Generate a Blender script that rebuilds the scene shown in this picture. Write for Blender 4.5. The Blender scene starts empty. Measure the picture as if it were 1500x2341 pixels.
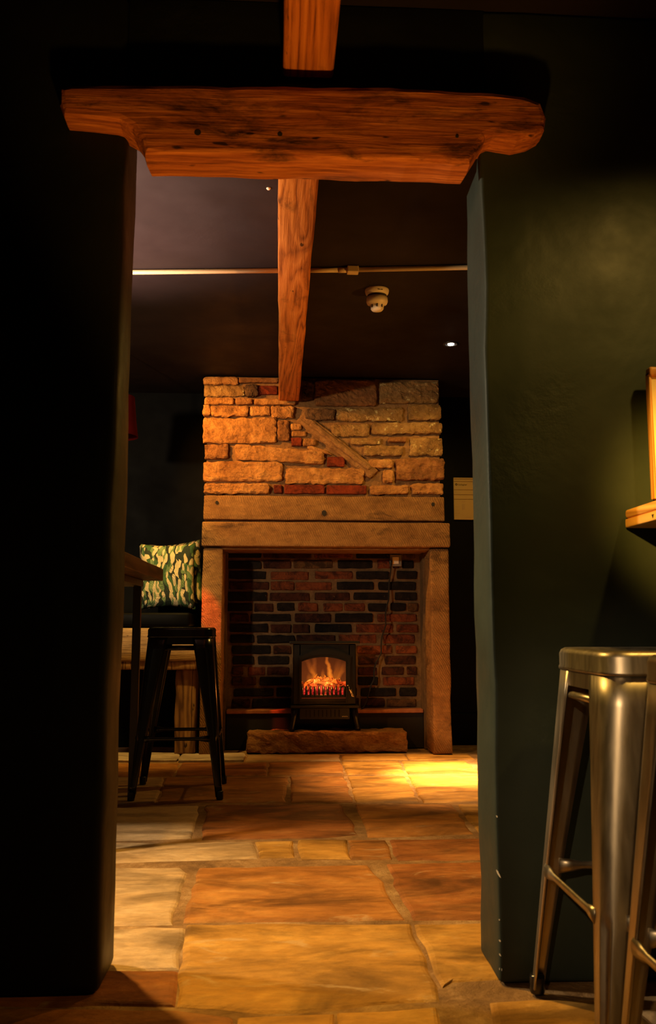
import bpy, bmesh, math, random
from mathutils import Vector, Matrix, noise
import numpy as np

# ------------------------------------------------------------------ camera, world, exposure
S = bpy.context.scene
COL = S.collection
PITCH, YAW, FPX = math.radians(7.2), math.radians(3.15), 2000.0
CAM = Vector((0, 0, 0.8))
cd = bpy.data.cameras.new('camera'); co = bpy.data.objects.new('camera', cd); COL.objects.link(co)
co.location = CAM; co.rotation_euler = (math.pi/2 + PITCH, 0, -YAW)
cd.sensor_fit = 'VERTICAL'; cd.sensor_height = 36.0; cd.sensor_width = 36.0*1500/2341
cd.lens = FPX/2341*36.0; cd.clip_start = 0.02
cd.dof.use_dof = True; cd.dof.focus_distance = 4.8; cd.dof.aperture_fstop = 8.0
S.camera = co
w = bpy.data.worlds.new('world'); S.world = w; w.use_nodes = True
w.node_tree.nodes['Background'].inputs[0].default_value = (1, .8, .6, 1)
w.node_tree.nodes['Background'].inputs[1].default_value = 0.0
S.view_settings.view_transform = 'Standard'; S.view_settings.look = 'None'
S.view_settings.gamma = 1.0; S.view_settings.use_curve_mapping = False
S.view_settings.exposure = 0.0

CEIL = 2.36

# ------------------------------------------------------------------ lights of the two rooms and added fill lights
def aim(o, target):
    d = Vector(target) - o.location
    o.rotation_euler = d.to_track_quat('-Z', 'Y').to_euler()
def spot(name, loc, target, power, color, cone, blend=1.0, size=0.03):
    l = bpy.data.lights.new(name, 'SPOT'); l.energy = power; l.color = color
    l.spot_size = math.radians(cone); l.spot_blend = blend; l.shadow_soft_size = size
    o = bpy.data.objects.new(name, l); COL.objects.link(o); o.location = loc; aim(o, target); return o
def point(name, loc, power, color, size=0.05):
    l = bpy.data.lights.new(name, 'POINT'); l.energy = power; l.color = color; l.shadow_soft_size = size
    o = bpy.data.objects.new(name, l); COL.objects.link(o); o.location = loc; return o

AMBER = (1.0, 0.44, 0.065)
GOLD = (1.0, 0.57, 0.11)
# recessed ceiling spot that makes the pool of light by the hearth: hot core, halo and wide spill
POOL = (1.0, 0.57, 0.22)
spot('ceiling_spot_core', (0.95, 4.72, 2.335), (0.97, 4.76, 0), 2700, POOL, 24, 1.0, 0.02)
spot('ceiling_spot_halo', (0.95, 4.72, 2.335), (0.90, 4.70, 0), 900, POOL, 44, 1.0, 0.02)
spot('ceiling_spot_spill', (0.95, 4.72, 2.335), (0.95, 4.80, 0), 30, GOLD, 165, 0.5, 0.02)
# ceiling spot to the left that washes the stone chimney breast
spot('chimney_wash_light', (-0.98, 4.78, 2.31), (-0.20, 5.45, 1.80), 135, AMBER, 70, 0.9, 0.02)
# unseen spot added to brighten the bench and its pillows
spot('bench_fill_light', (-0.62, 4.95, 2.32), (-0.78, 5.50, 0.75), 150, GOLD, 46, 0.8, 0.03)
# pale lamp standing out of view in the left of the far room, and an uplighter beside it
point('left_room_lamp', (-1.7, 2.64, 1.75), 175, (1.0, 0.77, 0.48), 0.06)
spot('left_uplighter', (-1.25, 3.35, 1.55), (-1.0, 3.3, 2.36), 420, (1.0, 0.60, 0.45), 100, 0.7, 0.04)
# low amber light added out of view on the right to brighten the beam
spot('beam_fill_light', (1.75, 3.1, 0.75), (0.05, 3.9, 2.2), 100, AMBER, 46, 0.9, 0.05)
# warm ceiling spots of the far room above the flagstones
spot('floor_spot_light', (-0.75, 2.75, 2.33), (0.1, 2.35, 0), 280, GOLD, 70, 1.0, 0.03)
spot('right_floor_spot_light', (2.1, 4.3, 2.3), (0.3, 2.2, 0), 110, AMBER, 60, 1.0, 0.03)
# shaded lamp over the drinks ledge, out of frame on the right
spot('ledge_lamp_light', (1.10, 1.36, 2.02), (0.97, 1.80, 1.1), 24, GOLD, 118, 0.7, 0.03)
# lamps of the front room behind the camera, turned to the ledge and the stools
spot('ledge_front_light', (-0.55, -0.6, 1.85), (0.95, 1.82, 1.13), 1600, (1.0, 0.50, 0.06), 11.5, 1.0, 0.04)
spot('stool_lamp_light', (-0.75, -0.9, 1.6), (0.64, 1.62, 0.52), 130, (1.0, 0.64, 0.30), 18, 1.0, 0.03)
# unseen light added below the frame to brighten the timbers over the doorway
spot('timber_fill_light', (0.14, 1.12, 0.16), (0.06, 1.99, 1.98), 92, AMBER, 44, 0.7, 0.05)

# ------------------------------------------------------------------ helpers
fwv = Vector((math.sin(YAW)*math.cos(PITCH), math.cos(YAW)*math.cos(PITCH), math.sin(PITCH)))
rtv = Vector((math.cos(YAW), -math.sin(YAW), 0)); upv = rtv.cross(fwv)
def ray(px, py): return fwv + rtv*((px-750)/FPX) - upv*((py-1170.5)/FPX)
def onY(px, py, Y):
    r = ray(px, py); return CAM + r*((Y-CAM.y)/r.y)
def onZ(px, py, Z):
    r = ray(px, py); return CAM + r*((Z-CAM.z)/r.z)

RNG = random.Random(7)
def link(name, me, mat=None, parent=None, smooth=False):
    o = bpy.data.objects.new(name, me); COL.objects.link(o)
    if mat is not None and len(me.materials) == 0: me.materials.append(mat)
    if parent is not None: o.parent = parent
    if smooth:
        for p in me.polygons: p.use_smooth = True
    return o
def from_bm(name, bm, mat=None, parent=None, smooth=False):
    bmesh.ops.recalc_face_normals(bm, faces=bm.faces)
    me = bpy.data.meshes.new(name); bm.to_mesh(me); bm.free()
    return link(name, me, mat, parent, smooth)
def tag(o, label=None, cat=None, group=None, kind=None):
    if label: o['label'] = label
    if cat: o['category'] = cat
    if group: o['group'] = group
    if kind: o['kind'] = kind
    return o
def thing(name, label, cat, loc=(0, 0, 0), rz=0, group=None):
    o = bpy.data.objects.new(name, None); COL.objects.link(o); o.location = loc; o.rotation_euler = (0, 0, rz)
    o.empty_display_size = 0.05
    bpy.context.view_layer.update()
    return tag(o, label, cat, group)
def adopt(o, parent):
    """parent o, keeping its world-space mesh where it is (parent has only a location/rotation)"""
    m = (Matrix.Translation(parent.location) @ parent.rotation_euler.to_matrix().to_4x4()).inverted()
    o.data.transform(m); o.parent = parent; return o

def add_box(bm, lo, hi, bev=0.0, seg=1):
    lo, hi = Vector(lo), Vector(hi); c = (lo+hi)/2; s = hi-lo
    r = bmesh.ops.create_cube(bm, size=1.0, matrix=Matrix.Translation(c) @ Matrix.Diagonal((s.x, s.y, s.z, 1)))
    if bev > 0:
        es = list({e for v in r['verts'] for e in v.link_edges})
        bmesh.ops.bevel(bm, geom=es, offset=bev, segments=seg, profile=0.5, affect='EDGES')
def box(name, lo, hi, mat, parent=None, bev=0.0, seg=1):
    bm = bmesh.new(); add_box(bm, lo, hi, bev, seg); return from_bm(name, bm, mat, parent)

def axis(lo, hi, r, n, fine):
    a = [lo, lo+0.3*r, lo+r] if fine else [lo, lo+r]
    b = [hi-r, hi-0.3*r, hi] if fine else [hi-r, hi]
    mid = list(np.linspace(a[-1], b[0], n+2))[1:-1]
    return a+[float(v) for v in mid]+b
def rough_bm(lo, hi, r, n, amp, freq, seed=0, fine=False, warp=None, skip_back=False):
    """box with rounded edges, gridded faces and a noisy surface"""
    bm = bmesh.new(); A = [axis(lo[i], hi[i], r, n[i], fine) for i in range(3)]
    L, H = Vector(lo), Vector(hi); off = Vector((seed*3.17, seed*1.71, seed*2.33)); cache = {}
    def vert(p):
        k = (round(p[0], 6), round(p[1], 6), round(p[2], 6))
        if k in cache: return cache[k]
        q = Vector(p); c = Vector([min(max(q[i], L[i]+r), H[i]-r) for i in range(3)]); d = q-c
        if d.length > 1e-9: q = c+d.normalized()*r
        nv = noise.noise_vector(q*freq+off)+0.5*noise.noise_vector(q*freq*2.7+off)+0.3*noise.noise_vector(q*freq*6.1+off)
        q = q+Vector(nv)*amp
        if warp: q = warp(q)
        cache[k] = bm.verts.new(q); return cache[k]
    for ax in range(3):
        u, v = [(1, 2), (2, 0), (0, 1)][ax]
        for side in (0, 1):
            if skip_back and ax == 1 and side == 1: continue
            for i in range(len(A[u])-1):
                for j in range(len(A[v])-1):
                    vs = []
                    for (a, b) in ((i, j), (i+1, j), (i+1, j+1), (i, j+1)):
                        p = [0, 0, 0]; p[ax] = A[ax][-1] if side else A[ax][0]; p[u] = A[u][a]; p[v] = A[v][b]
                        vs.append(vert(p))
                    if len(set(vs)) == 4:
                        try: bm.faces.new(vs if side else vs[::-1])
                        except ValueError: pass
    return bm
def rough(name, lo, hi, r, n, amp, freq, mat, parent=None, seed=0, fine=False, warp=None, smooth=True):
    return from_bm(name, rough_bm(lo, hi, r, n, amp, freq, seed, fine, warp), mat, parent, smooth)

def add_tube(bm, pts, rad, sides=8, caps=True):
    pts = [Vector(p) for p in pts]; n = len(pts)
    if not isinstance(rad, (list, tuple)): rad = [rad]*n
    rings = []; prev = None
    for i, p in enumerate(pts):
        t = (pts[min(i+1, n-1)]-pts[max(i-1, 0)]).normalized()
        if prev is None:
            a = Vector((0, 0, 1)) if abs(t.z) < 0.9 else Vector((1, 0, 0))
            u = t.cross(a).normalized()
        else:
            u = (prev-t*prev.dot(t)).normalized()
        v = t.cross(u); prev = u
        rings.append([bm.verts.new(p+(u*math.cos(2*math.pi*k/sides)+v*math.sin(2*math.pi*k/sides))*rad[i]) for k in range(sides)])
    for a, b in zip(rings, rings[1:]):
        for k in range(sides):
            bm.faces.new((a[k], a[(k+1) % sides], b[(k+1) % sides], b[k]))
    if caps:
        bm.faces.new(rings[0][::-1]); bm.faces.new(rings[-1])
def tube(name, pts, rad, mat, parent=None, sides=8):
    bm = bmesh.new(); add_tube(bm, pts, rad, sides); return from_bm(name, bm, mat, parent, True)
def add_lathe(bm, prof, seg=24, c=(0, 0, 0)):
    """profile of (radius, z) turned about z"""
    rings = []
    for (r, z) in prof:
        if r < 1e-6: rings.append([bm.verts.new((c[0], c[1], c[2]+z))])
        else: rings.append([bm.verts.new((c[0]+r*math.cos(2*math.pi*k/seg), c[1]+r*math.sin(2*math.pi*k/seg), c[2]+z)) for k in range(seg)])
    for a, b in zip(rings, rings[1:]):
        for k in range(seg):
            k2 = (k+1) % seg
            q = [a[k % len(a)], a[k2 % len(a)], b[k2 % len(b)], b[k % len(b)]]
            u = []
            for x in q:
                if x not in u: u.append(x)
            if len(u) >= 3: bm.faces.new(u)
def lathe(name, prof, mat, parent=None, seg=24, c=(0, 0, 0)):
    bm = bmesh.new(); add_lathe(bm, prof, seg, c); return from_bm(name, bm, mat, parent, True)
def add_prism(bm, poly, to3, a, b):
    """2-D polygon extruded from depth a to depth b; to3(u, v, d) gives the point"""
    A = [bm.verts.new(to3(u, v, a)) for u, v in poly]; B = [bm.verts.new(to3(u, v, b)) for u, v in poly]
    n = len(poly)
    bm.faces.new(A); bm.faces.new(B[::-1])
    for k in range(n): bm.faces.new((A[k], B[k], B[(k+1) % n], A[(k+1) % n]))
def XZ(u, v, d): return (u, d, v)

# ------------------------------------------------------------------ procedural materials
def mat(name):
    m = bpy.data.materials.new(name); m.use_nodes = True
    nt = m.node_tree; b = nt.nodes['Principled BSDF']; return m, nt, b
def N(nt, t, **kw):
    n = nt.nodes.new(t)
    for k, v in kw.items():
        if hasattr(n, k) and k not in n.inputs: setattr(n, k, v)
        else: n.inputs[k].default_value = v
    return n
def coords(nt, scale=(1, 1, 1), rnd=True, rot=(0, 0, 0)):
    tc = N(nt, 'ShaderNodeTexCoord'); mp = N(nt, 'ShaderNodeMapping'); mp.inputs['Scale'].default_value = scale
    mp.inputs['Rotation'].default_value = rot
    if rnd:
        oi = N(nt, 'ShaderNodeObjectInfo'); ad = N(nt, 'ShaderNodeVectorMath', operation='ADD')
        mu = N(nt, 'ShaderNodeMath', operation='MULTIPLY'); mu.inputs[1].default_value = 37.0
        nt.links.new(oi.outputs['Random'], mu.inputs[0])
        nt.links.new(tc.outputs['Object'], ad.inputs[0]); nt.links.new(mu.outputs[0], ad.inputs[1])
        nt.links.new(ad.outputs[0], mp.inputs['Vector'])
    else: nt.links.new(tc.outputs['Object'], mp.inputs['Vector'])
    return mp.outputs['Vector']
def tex(nt, vec, scale, detail=4, rough=0.6, dist=0.0):
    n = N(nt, 'ShaderNodeTexNoise'); n.inputs['Scale'].default_value = scale; n.inputs['Detail'].default_value = detail
    n.inputs['Roughness'].default_value = rough; n.inputs['Distortion'].default_value = dist
    nt.links.new(vec, n.inputs['Vector']); return n.outputs['Fac']
def ramp(nt, fac, stops):
    r = N(nt, 'ShaderNodeValToRGB'); e = r.color_ramp.elements
    while len(e) < len(stops): e.new(0.5)
    for k, (p, c) in enumerate(stops): e[k].position = p; e[k].color = (c[0], c[1], c[2], 1) if not isinstance(c, (int, float)) else (c, c, c, 1)
    nt.links.new(fac, r.inputs['Fac']); return r.outputs['Color']
def mix(nt, fac, a, b, mode='MIX'):
    m = N(nt, 'ShaderNodeMix', data_type='RGBA', blend_type=mode)
    for sock, v in ((m.inputs[0], fac), (m.inputs[6], a), (m.inputs[7], b)):
        if isinstance(v, (int, float)): sock.default_value = v
        elif isinstance(v, tuple): sock.default_value = (v[0], v[1], v[2], 1)
        else: nt.links.new(v, sock)
    return m.outputs[2]
def bump(nt, b, h, strength=0.5, dist=0.01):
    n = N(nt, 'ShaderNodeBump'); n.inputs['Strength'].default_value = strength; n.inputs['Distance'].default_value = dist
    nt.links.new(h, n.inputs['Height']); nt.links.new(n.outputs['Normal'], b.inputs['Normal'])
def setc(nt, b, c):
    if isinstance(c, tuple): b.inputs['Base Color'].default_value = (c[0], c[1], c[2], 1)
    else: nt.links.new(c, b.inputs['Base Color'])

def m_plain(name, c, rough=0.5, metal=0.0, emis=None, es=0.0, spec=0.5):
    m, nt, b = mat(name); setc(nt, b, c); b.inputs['Roughness'].default_value = rough; b.inputs['Metallic'].default_value = metal
    b.inputs['Specular IOR Level'].default_value = spec
    v = coords(nt, rnd=False); f = tex(nt, v, 60, 3)
    r = N(nt, 'ShaderNodeMapRange'); r.inputs[3].default_value = max(rough-0.06, 0.02); r.inputs[4].default_value = min(rough+0.06, 1)
    nt.links.new(f, r.inputs[0]); nt.links.new(r.outputs[0], b.inputs['Roughness'])
    if emis:
        b.inputs['Emission Color'].default_value = (*emis, 1); b.inputs['Emission Strength'].default_value = es
    return m
def m_paint(name, c, rough=0.38, bs=0.35, spec=0.4):
    m, nt, b = mat(name); v = coords(nt, rnd=False)
    f = tex(nt, v, 2.2, 5, 0.6); c2 = tuple(x*0.72 for x in c); c3 = tuple(x*1.25 for x in c)
    setc(nt, b, ramp(nt, f, [(0.3, c2), (0.7, c3)]))
    b.inputs['Specular IOR Level'].default_value = spec
    rr = ramp(nt, tex(nt, v, 5, 4), [(0.3, rough-0.08), (0.7, rough+0.1)])
    nt.links.new(rr, b.inputs['Roughness'])
    h = mix(nt, 0.12, tex(nt, v, 3.0, 3, 0.5, 0.5), tex(nt, v, 9, 7, 0.6))
    h = mix(nt, ramp(nt, tex(nt, v, 2.0, 2), [(0.55, 0.0), (0.7, 0.5)]), h, tex(nt, v, 26, 5, 0.6))
    bump(nt, b, h, bs, 0.035); return m
def m_stone(name, cols, scale=6.0, bs=0.6, bd=0.02, rough=0.85, stretch=(1, 1, 1), spots=None):
    m, nt, b = mat(name); v = coords(nt, stretch)
    f = tex(nt, v, scale, 8, 0.65, 0.3)
    c = ramp(nt, f, [(0.25+0.5*i/(len(cols)-1), k) for i, k in enumerate(cols)])
    f2 = tex(nt, v, scale*5, 6, 0.7)
    c = mix(nt, 0.55, c, ramp(nt, f2, [(0.3, 0.35), (0.7, 0.75)]), 'OVERLAY')
    if spots:
        c = mix(nt, ramp(nt, tex(nt, v, scale*2.3, 5, 0.7), [(0.60, 0.0), (0.66, 0.85)]), c, spots)
    setc(nt, b, c); b.inputs['Roughness'].default_value = rough; b.inputs['Specular IOR Level'].default_value = 0.25
    h = mix(nt, 0.4, f, tex(nt, v, scale*3.2, 8, 0.7)); bump(nt, b, h, bs, bd); return m
def m_wood(name, dark, mid, light, ax=0, scale=1.0, rough=0.62, char=0.5, bs=0.35, rings=0.55):
    m, nt, b = mat(name); st = [26.0, 26.0, 26.0]; st[ax] = 1.3
    v = coords(nt, tuple(s*scale for s in st), rnd=True)
    g = tex(nt, v, 2.6, 7, 0.68, 0.5)                                  # fibres
    st2 = [6.0, 6.0, 6.0]; st2[ax] = 0.5; v2 = coords(nt, tuple(s*scale for s in st2), rnd=True)
    w_ = tex(nt, v2, 1.3, 2, 0.5, 0.8)                                 # growth rings as contours of a slow field
    mu = N(nt, 'ShaderNodeMath', operation='MULTIPLY'); mu.inputs[1].default_value = 20.0; nt.links.new(w_, mu.inputs[0])
    fr = N(nt, 'ShaderNodeMath', operation='PINGPONG'); fr.inputs[1].default_value = 1.0; nt.links.new(mu.outputs[0], fr.inputs[0])
    f = mix(nt, rings, g, fr.outputs[0])
    c = ramp(nt, f, [(0.28, dark), (0.48, mid), (0.70, light)])
    st3 = [7.0, 7.0, 7.0]; st3[ax] = 2.2; k = tex(nt, coords(nt, tuple(s*scale for s in st3)), 1.5, 6, 0.7, 0.4)
    c = mix(nt, ramp(nt, k, [(0.54, 0.0), (0.68, char)]), c, tuple(x*0.2 for x in dark))
    kn = tex(nt, coords(nt, tuple(s*scale*1.7 for s in st3)), 3.0, 2, 0.5)
    c = mix(nt, ramp(nt, kn, [(0.70, 0.0), (0.75, 0.9)]), c, tuple(x*0.12 for x in dark))
    setc(nt, b, c); b.inputs['Roughness'].default_value = rough; b.inputs['Specular IOR Level'].default_value = 0.3
    bump(nt, b, mix(nt, 0.7, f, g), bs, 0.008); return m
def m_brick(name, c1, c2, soot):
    m, nt, b = mat(name); v = coords(nt)
    f = tex(nt, v, 18, 7, 0.7, 0.4); c = ramp(nt, f, [(0.32, c1), (0.68, c2)])
    c = mix(nt, ramp(nt, tex(nt, v, 11, 7, 0.75, 0.8), [(0.44, 0.0), (0.60, 0.92)]), c, soot)
    c = mix(nt, ramp(nt, tex(nt, v, 30, 4, 0.7), [(0.66, 0.0), (0.72, 0.55)]), c, (0.20, 0.12, 0.05))
    setc(nt, b, c); b.inputs['Roughness'].default_value = 0.8; b.inputs['Specular IOR Level'].default_value = 0.15
    bump(nt, b, tex(nt, v, 34, 8, 0.75), 1.0, 0.02); return m

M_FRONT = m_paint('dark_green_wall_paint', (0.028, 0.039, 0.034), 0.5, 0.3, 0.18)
M_FRONT_UNLIT = m_paint('unlit_green_wall_paint', (0.009, 0.010, 0.007), 0.5, 0.3, 0.2)  # same green paint, with the shade of the unlit side put into its colour
M_DARK = m_paint('black_wall_paint', (0.0045, 0.0042, 0.0036), 0.6, 0.3, 0.05)
M_CEIL = m_paint('black_ceiling_paint', (0.014, 0.0098, 0.0098), 0.6, 0.1, 0.12)
M_LINTEL = m_wood('old_oak_lintel', (0.10, 0.020, 0.004), (0.42, 0.115, 0.022), (0.74, 0.26, 0.055), 0, 1.1, 0.7, 0.92, 1.0, 0.12)
M_BEAM = m_wood('pine_ceiling_beam', (0.20, 0.050, 0.008), (0.50, 0.148, 0.026), (0.66, 0.225, 0.046), 1, 1.0, 0.62, 0.6, 0.7, 0.28)
M_SLEEPER = m_wood('rough_sawn_bench_timber', (0.14, 0.08, 0.03), (0.34, 0.2, 0.08), (0.50, 0.33, 0.14), 0, 1.2, 0.8, 0.4, 1.0, 0.05)
M_POST = m_wood('bench_post_timber', (0.11, 0.05, 0.02), (0.26, 0.13, 0.05), (0.36, 0.2, 0.08), 2, 1.0, 0.8, 0.5, 0.7)
M_TABLE = m_wood('dark_table_wood', (0.022, 0.009, 0.003), (0.05, 0.022, 0.008), (0.085, 0.04, 0.015), 1, 1.0, 0.45, 0.5, 0.2)
M_LEDGE = m_wood('honey_pine_ledge', (0.52, 0.24, 0.05), (0.74, 0.37, 0.085), (0.80, 0.44, 0.12), 1, 0.6, 0.4, 0.1, 0.1)
M_FRAME = m_wood('honey_pine_frame', (0.40, 0.18, 0.045), (0.58, 0.28, 0.075), (0.68, 0.38, 0.12), 2, 0.6, 0.4, 0.1, 0.1)
M_CHIM = m_stone('golden_sandstone', [(0.15, 0.052, 0.014), (0.40, 0.175, 0.048), (0.58, 0.30, 0.095)], 9, 1.0, 0.05)
M_CHIMB = m_stone('brown_sandstone', [(0.10, 0.045, 0.018), (0.24, 0.095, 0.028), (0.40, 0.18, 0.055)], 9, 1.0, 0.05)
M_CHIML = m_stone('lichen_sandstone', [(0.11, 0.055, 0.018), (0.28, 0.145, 0.045), (0.44, 0.26, 0.09)], 10, 1.0, 0.05, spots=(0.68, 0.54, 0.25))
M_CHIMD = m_stone('sooty_stone', [(0.03, 0.015, 0.008), (0.08, 0.04, 0.02), (0.2, 0.1, 0.04)], 9, 1.0, 0.05)
M_ASHLAR = m_stone('dressed_sandstone', [(0.12, 0.05, 0.014), (0.22, 0.105, 0.031), (0.30, 0.155, 0.05)], 5, 0.7, 0.03, stretch=(1, 1, 1.6))
def tooled(m):
    nt = m.node_tree; b = nt.nodes['Principled BSDF']; bn_ = b.inputs['Normal'].links[0].from_node; src = bn_.inputs['Height'].links[0].from_socket
    v = coords(nt, rot=(0, 0.5, 0)); wv = N(nt, 'ShaderNodeTexWave'); wv.inputs['Scale'].default_value = 26; wv.inputs['Distortion'].default_value = 9
    wv.inputs['Detail'].default_value = 3; wv.inputs['Detail Scale'].default_value = 0.6; nt.links.new(v, wv.inputs['Vector'])
    nt.links.new(mix(nt, 0.10, src, wv.outputs['Fac']), bn_.inputs['Height'])
    c = b.inputs['Base Color'].links[0].from_socket; v2 = coords(nt, (1, 1, 2.2))
    c = mix(nt, ramp(nt, tex(nt, v2, 3.2, 6, 0.7, 0.6), [(0.56, 0.0), (0.68, 0.75)]), c, (0.05, 0.022, 0.008))
    nt.links.new(c, b.inputs['Base Color'])
tooled(M_ASHLAR)
M_MORTAR = m_stone('lime_mortar', [(0.13, 0.058, 0.02), (0.22, 0.105, 0.036), (0.30, 0.155, 0.058)], 14, 0.9, 0.02)
M_SOOTMORT = m_stone('sooty_mortar', [(0.07, 0.037, 0.016), (0.12, 0.066, 0.028), (0.17, 0.098, 0.043)], 14, 0.8, 0.012)
M_REDBRICK = m_brick('red_brick', (0.17, 0.022, 0.008), (0.28, 0.045, 0.014), (0.07, 0.012, 0.006))
BRK = {'r': m_brick('orange_red_brick', (0.15, 0.034, 0.012), (0.27, 0.075, 0.026), (0.04, 0.013, 0.008)),
       'd': m_brick('dark_red_brick', (0.045, 0.014, 0.008), (0.10, 0.03, 0.014), (0.012, 0.006, 0.005)),
       'k': m_brick('sooted_brick', (0.010, 0.008, 0.007), (0.026, 0.017, 0.013), (0.006, 0.005, 0.005)),
       'b': m_brick('brown_brick', (0.10, 0.045, 0.016), (0.18, 0.085, 0.03), (0.04, 0.02, 0.01))}
M_SLAB = m_stone('hearth_slab_stone', [(0.14, 0.055, 0.02), (0.36, 0.16, 0.055), (0.55, 0.29, 0.11)], 11, 1.0, 0.06, stretch=(1, 1, 1.5))
def flag(name, cols, sp=None):
    m = m_stone(name, cols, 3.6, 0.7, 0.03, 0.5, (1, 2.2, 1), sp); nt = m.node_tree; b = nt.nodes['Principled BSDF']
    src = b.inputs['Base Color'].links[0].from_socket; v = coords(nt, (1, 2.4, 1))
    c = mix(nt, ramp(nt, tex(nt, v, 2.1, 6, 0.62, 0.8), [(0.46, 0.0), (0.64, 0.8)]), src, tuple(x*0.42 for x in cols[0]))
    c = mix(nt, ramp(nt, tex(nt, v, 3.3, 7, 0.7, 1.2), [(0.60, 0.0), (0.68, 0.45)]), c, (0.55, 0.40, 0.22))
    nt.links.new(c, b.inputs['Base Color']); return m
FLAG = [flag('orange_flagstone', [(0.17, 0.06, 0.012), (0.34, 0.135, 0.028), (0.50, 0.24, 0.06)]),
        flag('ochre_flagstone', [(0.24, 0.11, 0.018), (0.42, 0.21, 0.04), (0.58, 0.33, 0.08)]),
        flag('rust_flagstone', [(0.11, 0.035, 0.010), (0.27, 0.09, 0.02), (0.42, 0.18, 0.05)]),
        flag('pale_flagstone', [(0.30, 0.18, 0.08), (0.46, 0.30, 0.15), (0.58, 0.42, 0.25)]),
        flag('grey_flagstone', [(0.30, 0.23, 0.17), (0.42, 0.33, 0.25), (0.52, 0.43, 0.34)])]
M_GROUT = m_stone('floor_mortar', [(0.10, 0.05, 0.016), (0.25, 0.135, 0.05), (0.44, 0.28, 0.13)], 7, 1.0, 0.03)
M_BLACK = m_plain('black_stove_enamel', (0.006, 0.006, 0.006), 0.32)
M_STOOLK = m_plain('black_gloss_steel', (0.006, 0.006, 0.007), 0.22)
def m_steel():
    m, nt, b = mat('lacquered_steel'); v = coords(nt, (1, 1, 0.15), rnd=False)
    setc(nt, b, ramp(nt, tex(nt, v, 40, 4), [(0.3, (0.42, 0.37, 0.30)), (0.7, (0.55, 0.49, 0.41))])); b.inputs['Metallic'].default_value = 1.0
    nt.links.new(ramp(nt, tex(nt, v, 60, 4), [(0.3, 0.34), (0.7, 0.46)]), b.inputs['Roughness']); return m
M_STEEL = m_steel()
M_BLKMETAL = m_plain('black_iron', (0.012, 0.011, 0.010), 0.4)
M_CREAM = m_plain('cream_plastic', (0.62, 0.52, 0.40), 0.45)
M_SHADOWGAP = m_plain('vent_gap_shade', (0.05, 0.04, 0.03), 0.6)
M_CONDUIT = m_plain('cream_conduit_plastic', (0.50, 0.37, 0.21), 0.45)
M_LEATHER = m_plain('black_leatherette', (0.002, 0.002, 0.002), 0.5, spec=0.06)
M_RED = m_plain('red_lampshade_fabric', (0.07, 0.004, 0.003), 0.8, spec=0.05)
M_PAPER = m_plain('certificate_paper', (0.46, 0.32, 0.15), 0.7)
M_INK = m_plain('printed_ink', (0.03, 0.02, 0.015), 0.8)
M_GREYBOX = m_plain('grey_socket_box', (0.16, 0.13, 0.10), 0.5)
M_MAT = m_plain('cream_backing_card', (0.80, 0.62, 0.32), 0.6)
M_CHIP = m_plain('exposed_plaster', (0.62, 0.55, 0.45), 0.9)
M_LAMP = m_plain('lit_lamp_glass', (1, 1, 1), 0.3, 0, (1.0, 0.92, 0.78), 45.0)
M_HOLE = m_plain('dark_hole', (0.012, 0.008, 0.005), 0.95)
M_COIL = m_plain('polished_coil', (0.75, 0.6, 0.42), 0.25, 1.0)

# ------------------------------------------------------------------ room shell
WF, WB = 2.03, 2.215            # front and rear planes of the partition wall
def struct(o): return tag(o, kind='structure')
struct(box('ceiling', (-3.3, -2.6, CEIL), (2.9, 6.1, CEIL+0.1), M_CEIL))
struct(box('wall_back', (-3.3, 5.9, 0), (2.9, 6.1, CEIL), M_DARK))
struct(box('wall_left', (-3.4, WB, 0), (-3.3, 5.9, CEIL), M_DARK))
struct(box('wall_right', (2.9, WB, 0), (3.0, 5.9, CEIL), M_DARK))
struct(box('wall_front_left', (-1.8, -2.6, 0), (-1.7, WF, CEIL), M_DARK))
struct(box('wall_front_right', (1.25, -2.6, 0), (1.35, WF, CEIL), M_DARK))
struct(box('wall_behind', (-1.7, -2.6, 0), (1.25, -2.5, CEIL), M_DARK))
struct(box('baseboard_back', (1.08, 5.875, 0), (2.9, 5.9, 0.2), M_DARK, None, 0.006))

wl = struct(rough('wall_partition_left', (-3.3, WF, 0), (-0.385, WB, CEIL), 0.022, (22, 2, 28), 0.006, 3.1, M_FRONT_UNLIT, None, 3, True))
def notch(p):
    """the rear of the jamb head is cut back behind the lintel"""
    if p.z > 1.962 and p.y > WF+0.055 and p.x < 0.62: p.x = max(p.x, 0.60)
    return p
wr = struct(rough('wall_partition_right', (0.497, WF+0.015, 0), (2.9, WB+0.016, CEIL), 0.011, (22, 4, 28), 0.005, 3.1, M_FRONT, None, 5, True, notch))
struct(rough('wall_partition_header', (-0.388, WF+0.012, 2.06), (0.515, WB, CEIL), 0.006, (12, 2, 5), 0.003, 3.1, M_FRONT_UNLIT, None, 9, True))
def chip(parent, c, s, n):
    bm = bmesh.new(); k = 7
    u = Vector(n).orthogonal().normalized(); v = Vector(n).normalized().cross(u)
    if abs(u.z) > abs(v.z): u, v = v, u
    vs = []
    for i in range(k):
        a = 2*math.pi*i/k; q = RNG.uniform(0.65, 1.15)
        vs.append(bm.verts.new(Vector(c)+u*math.cos(a)*s[0]*q+v*math.sin(a)*s[1]*q+Vector(n).normalized()*0.0015))
    t = bm.verts.new(Vector(c)-Vector(n).normalized()*0.004)
    bm.faces.new(vs)
    for i in range(k): bm.faces.new((vs[i], t, vs[(i+1) % k]))
    return from_bm('paint_chip', bm, M_CHIP, parent)
d7 = (-0.707, -0.707, 0)
for (z, s0, s1) in [(0.235, .003, .012), (0.06, .002, .004), (0.09, .002, .003), (0.36, .002, .003), (0.03, .005, .005), (0.135, .0015, .002)]:
    chip(wr, (0.5005, WF+0.0185, z), (s0, s1), d7)
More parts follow.
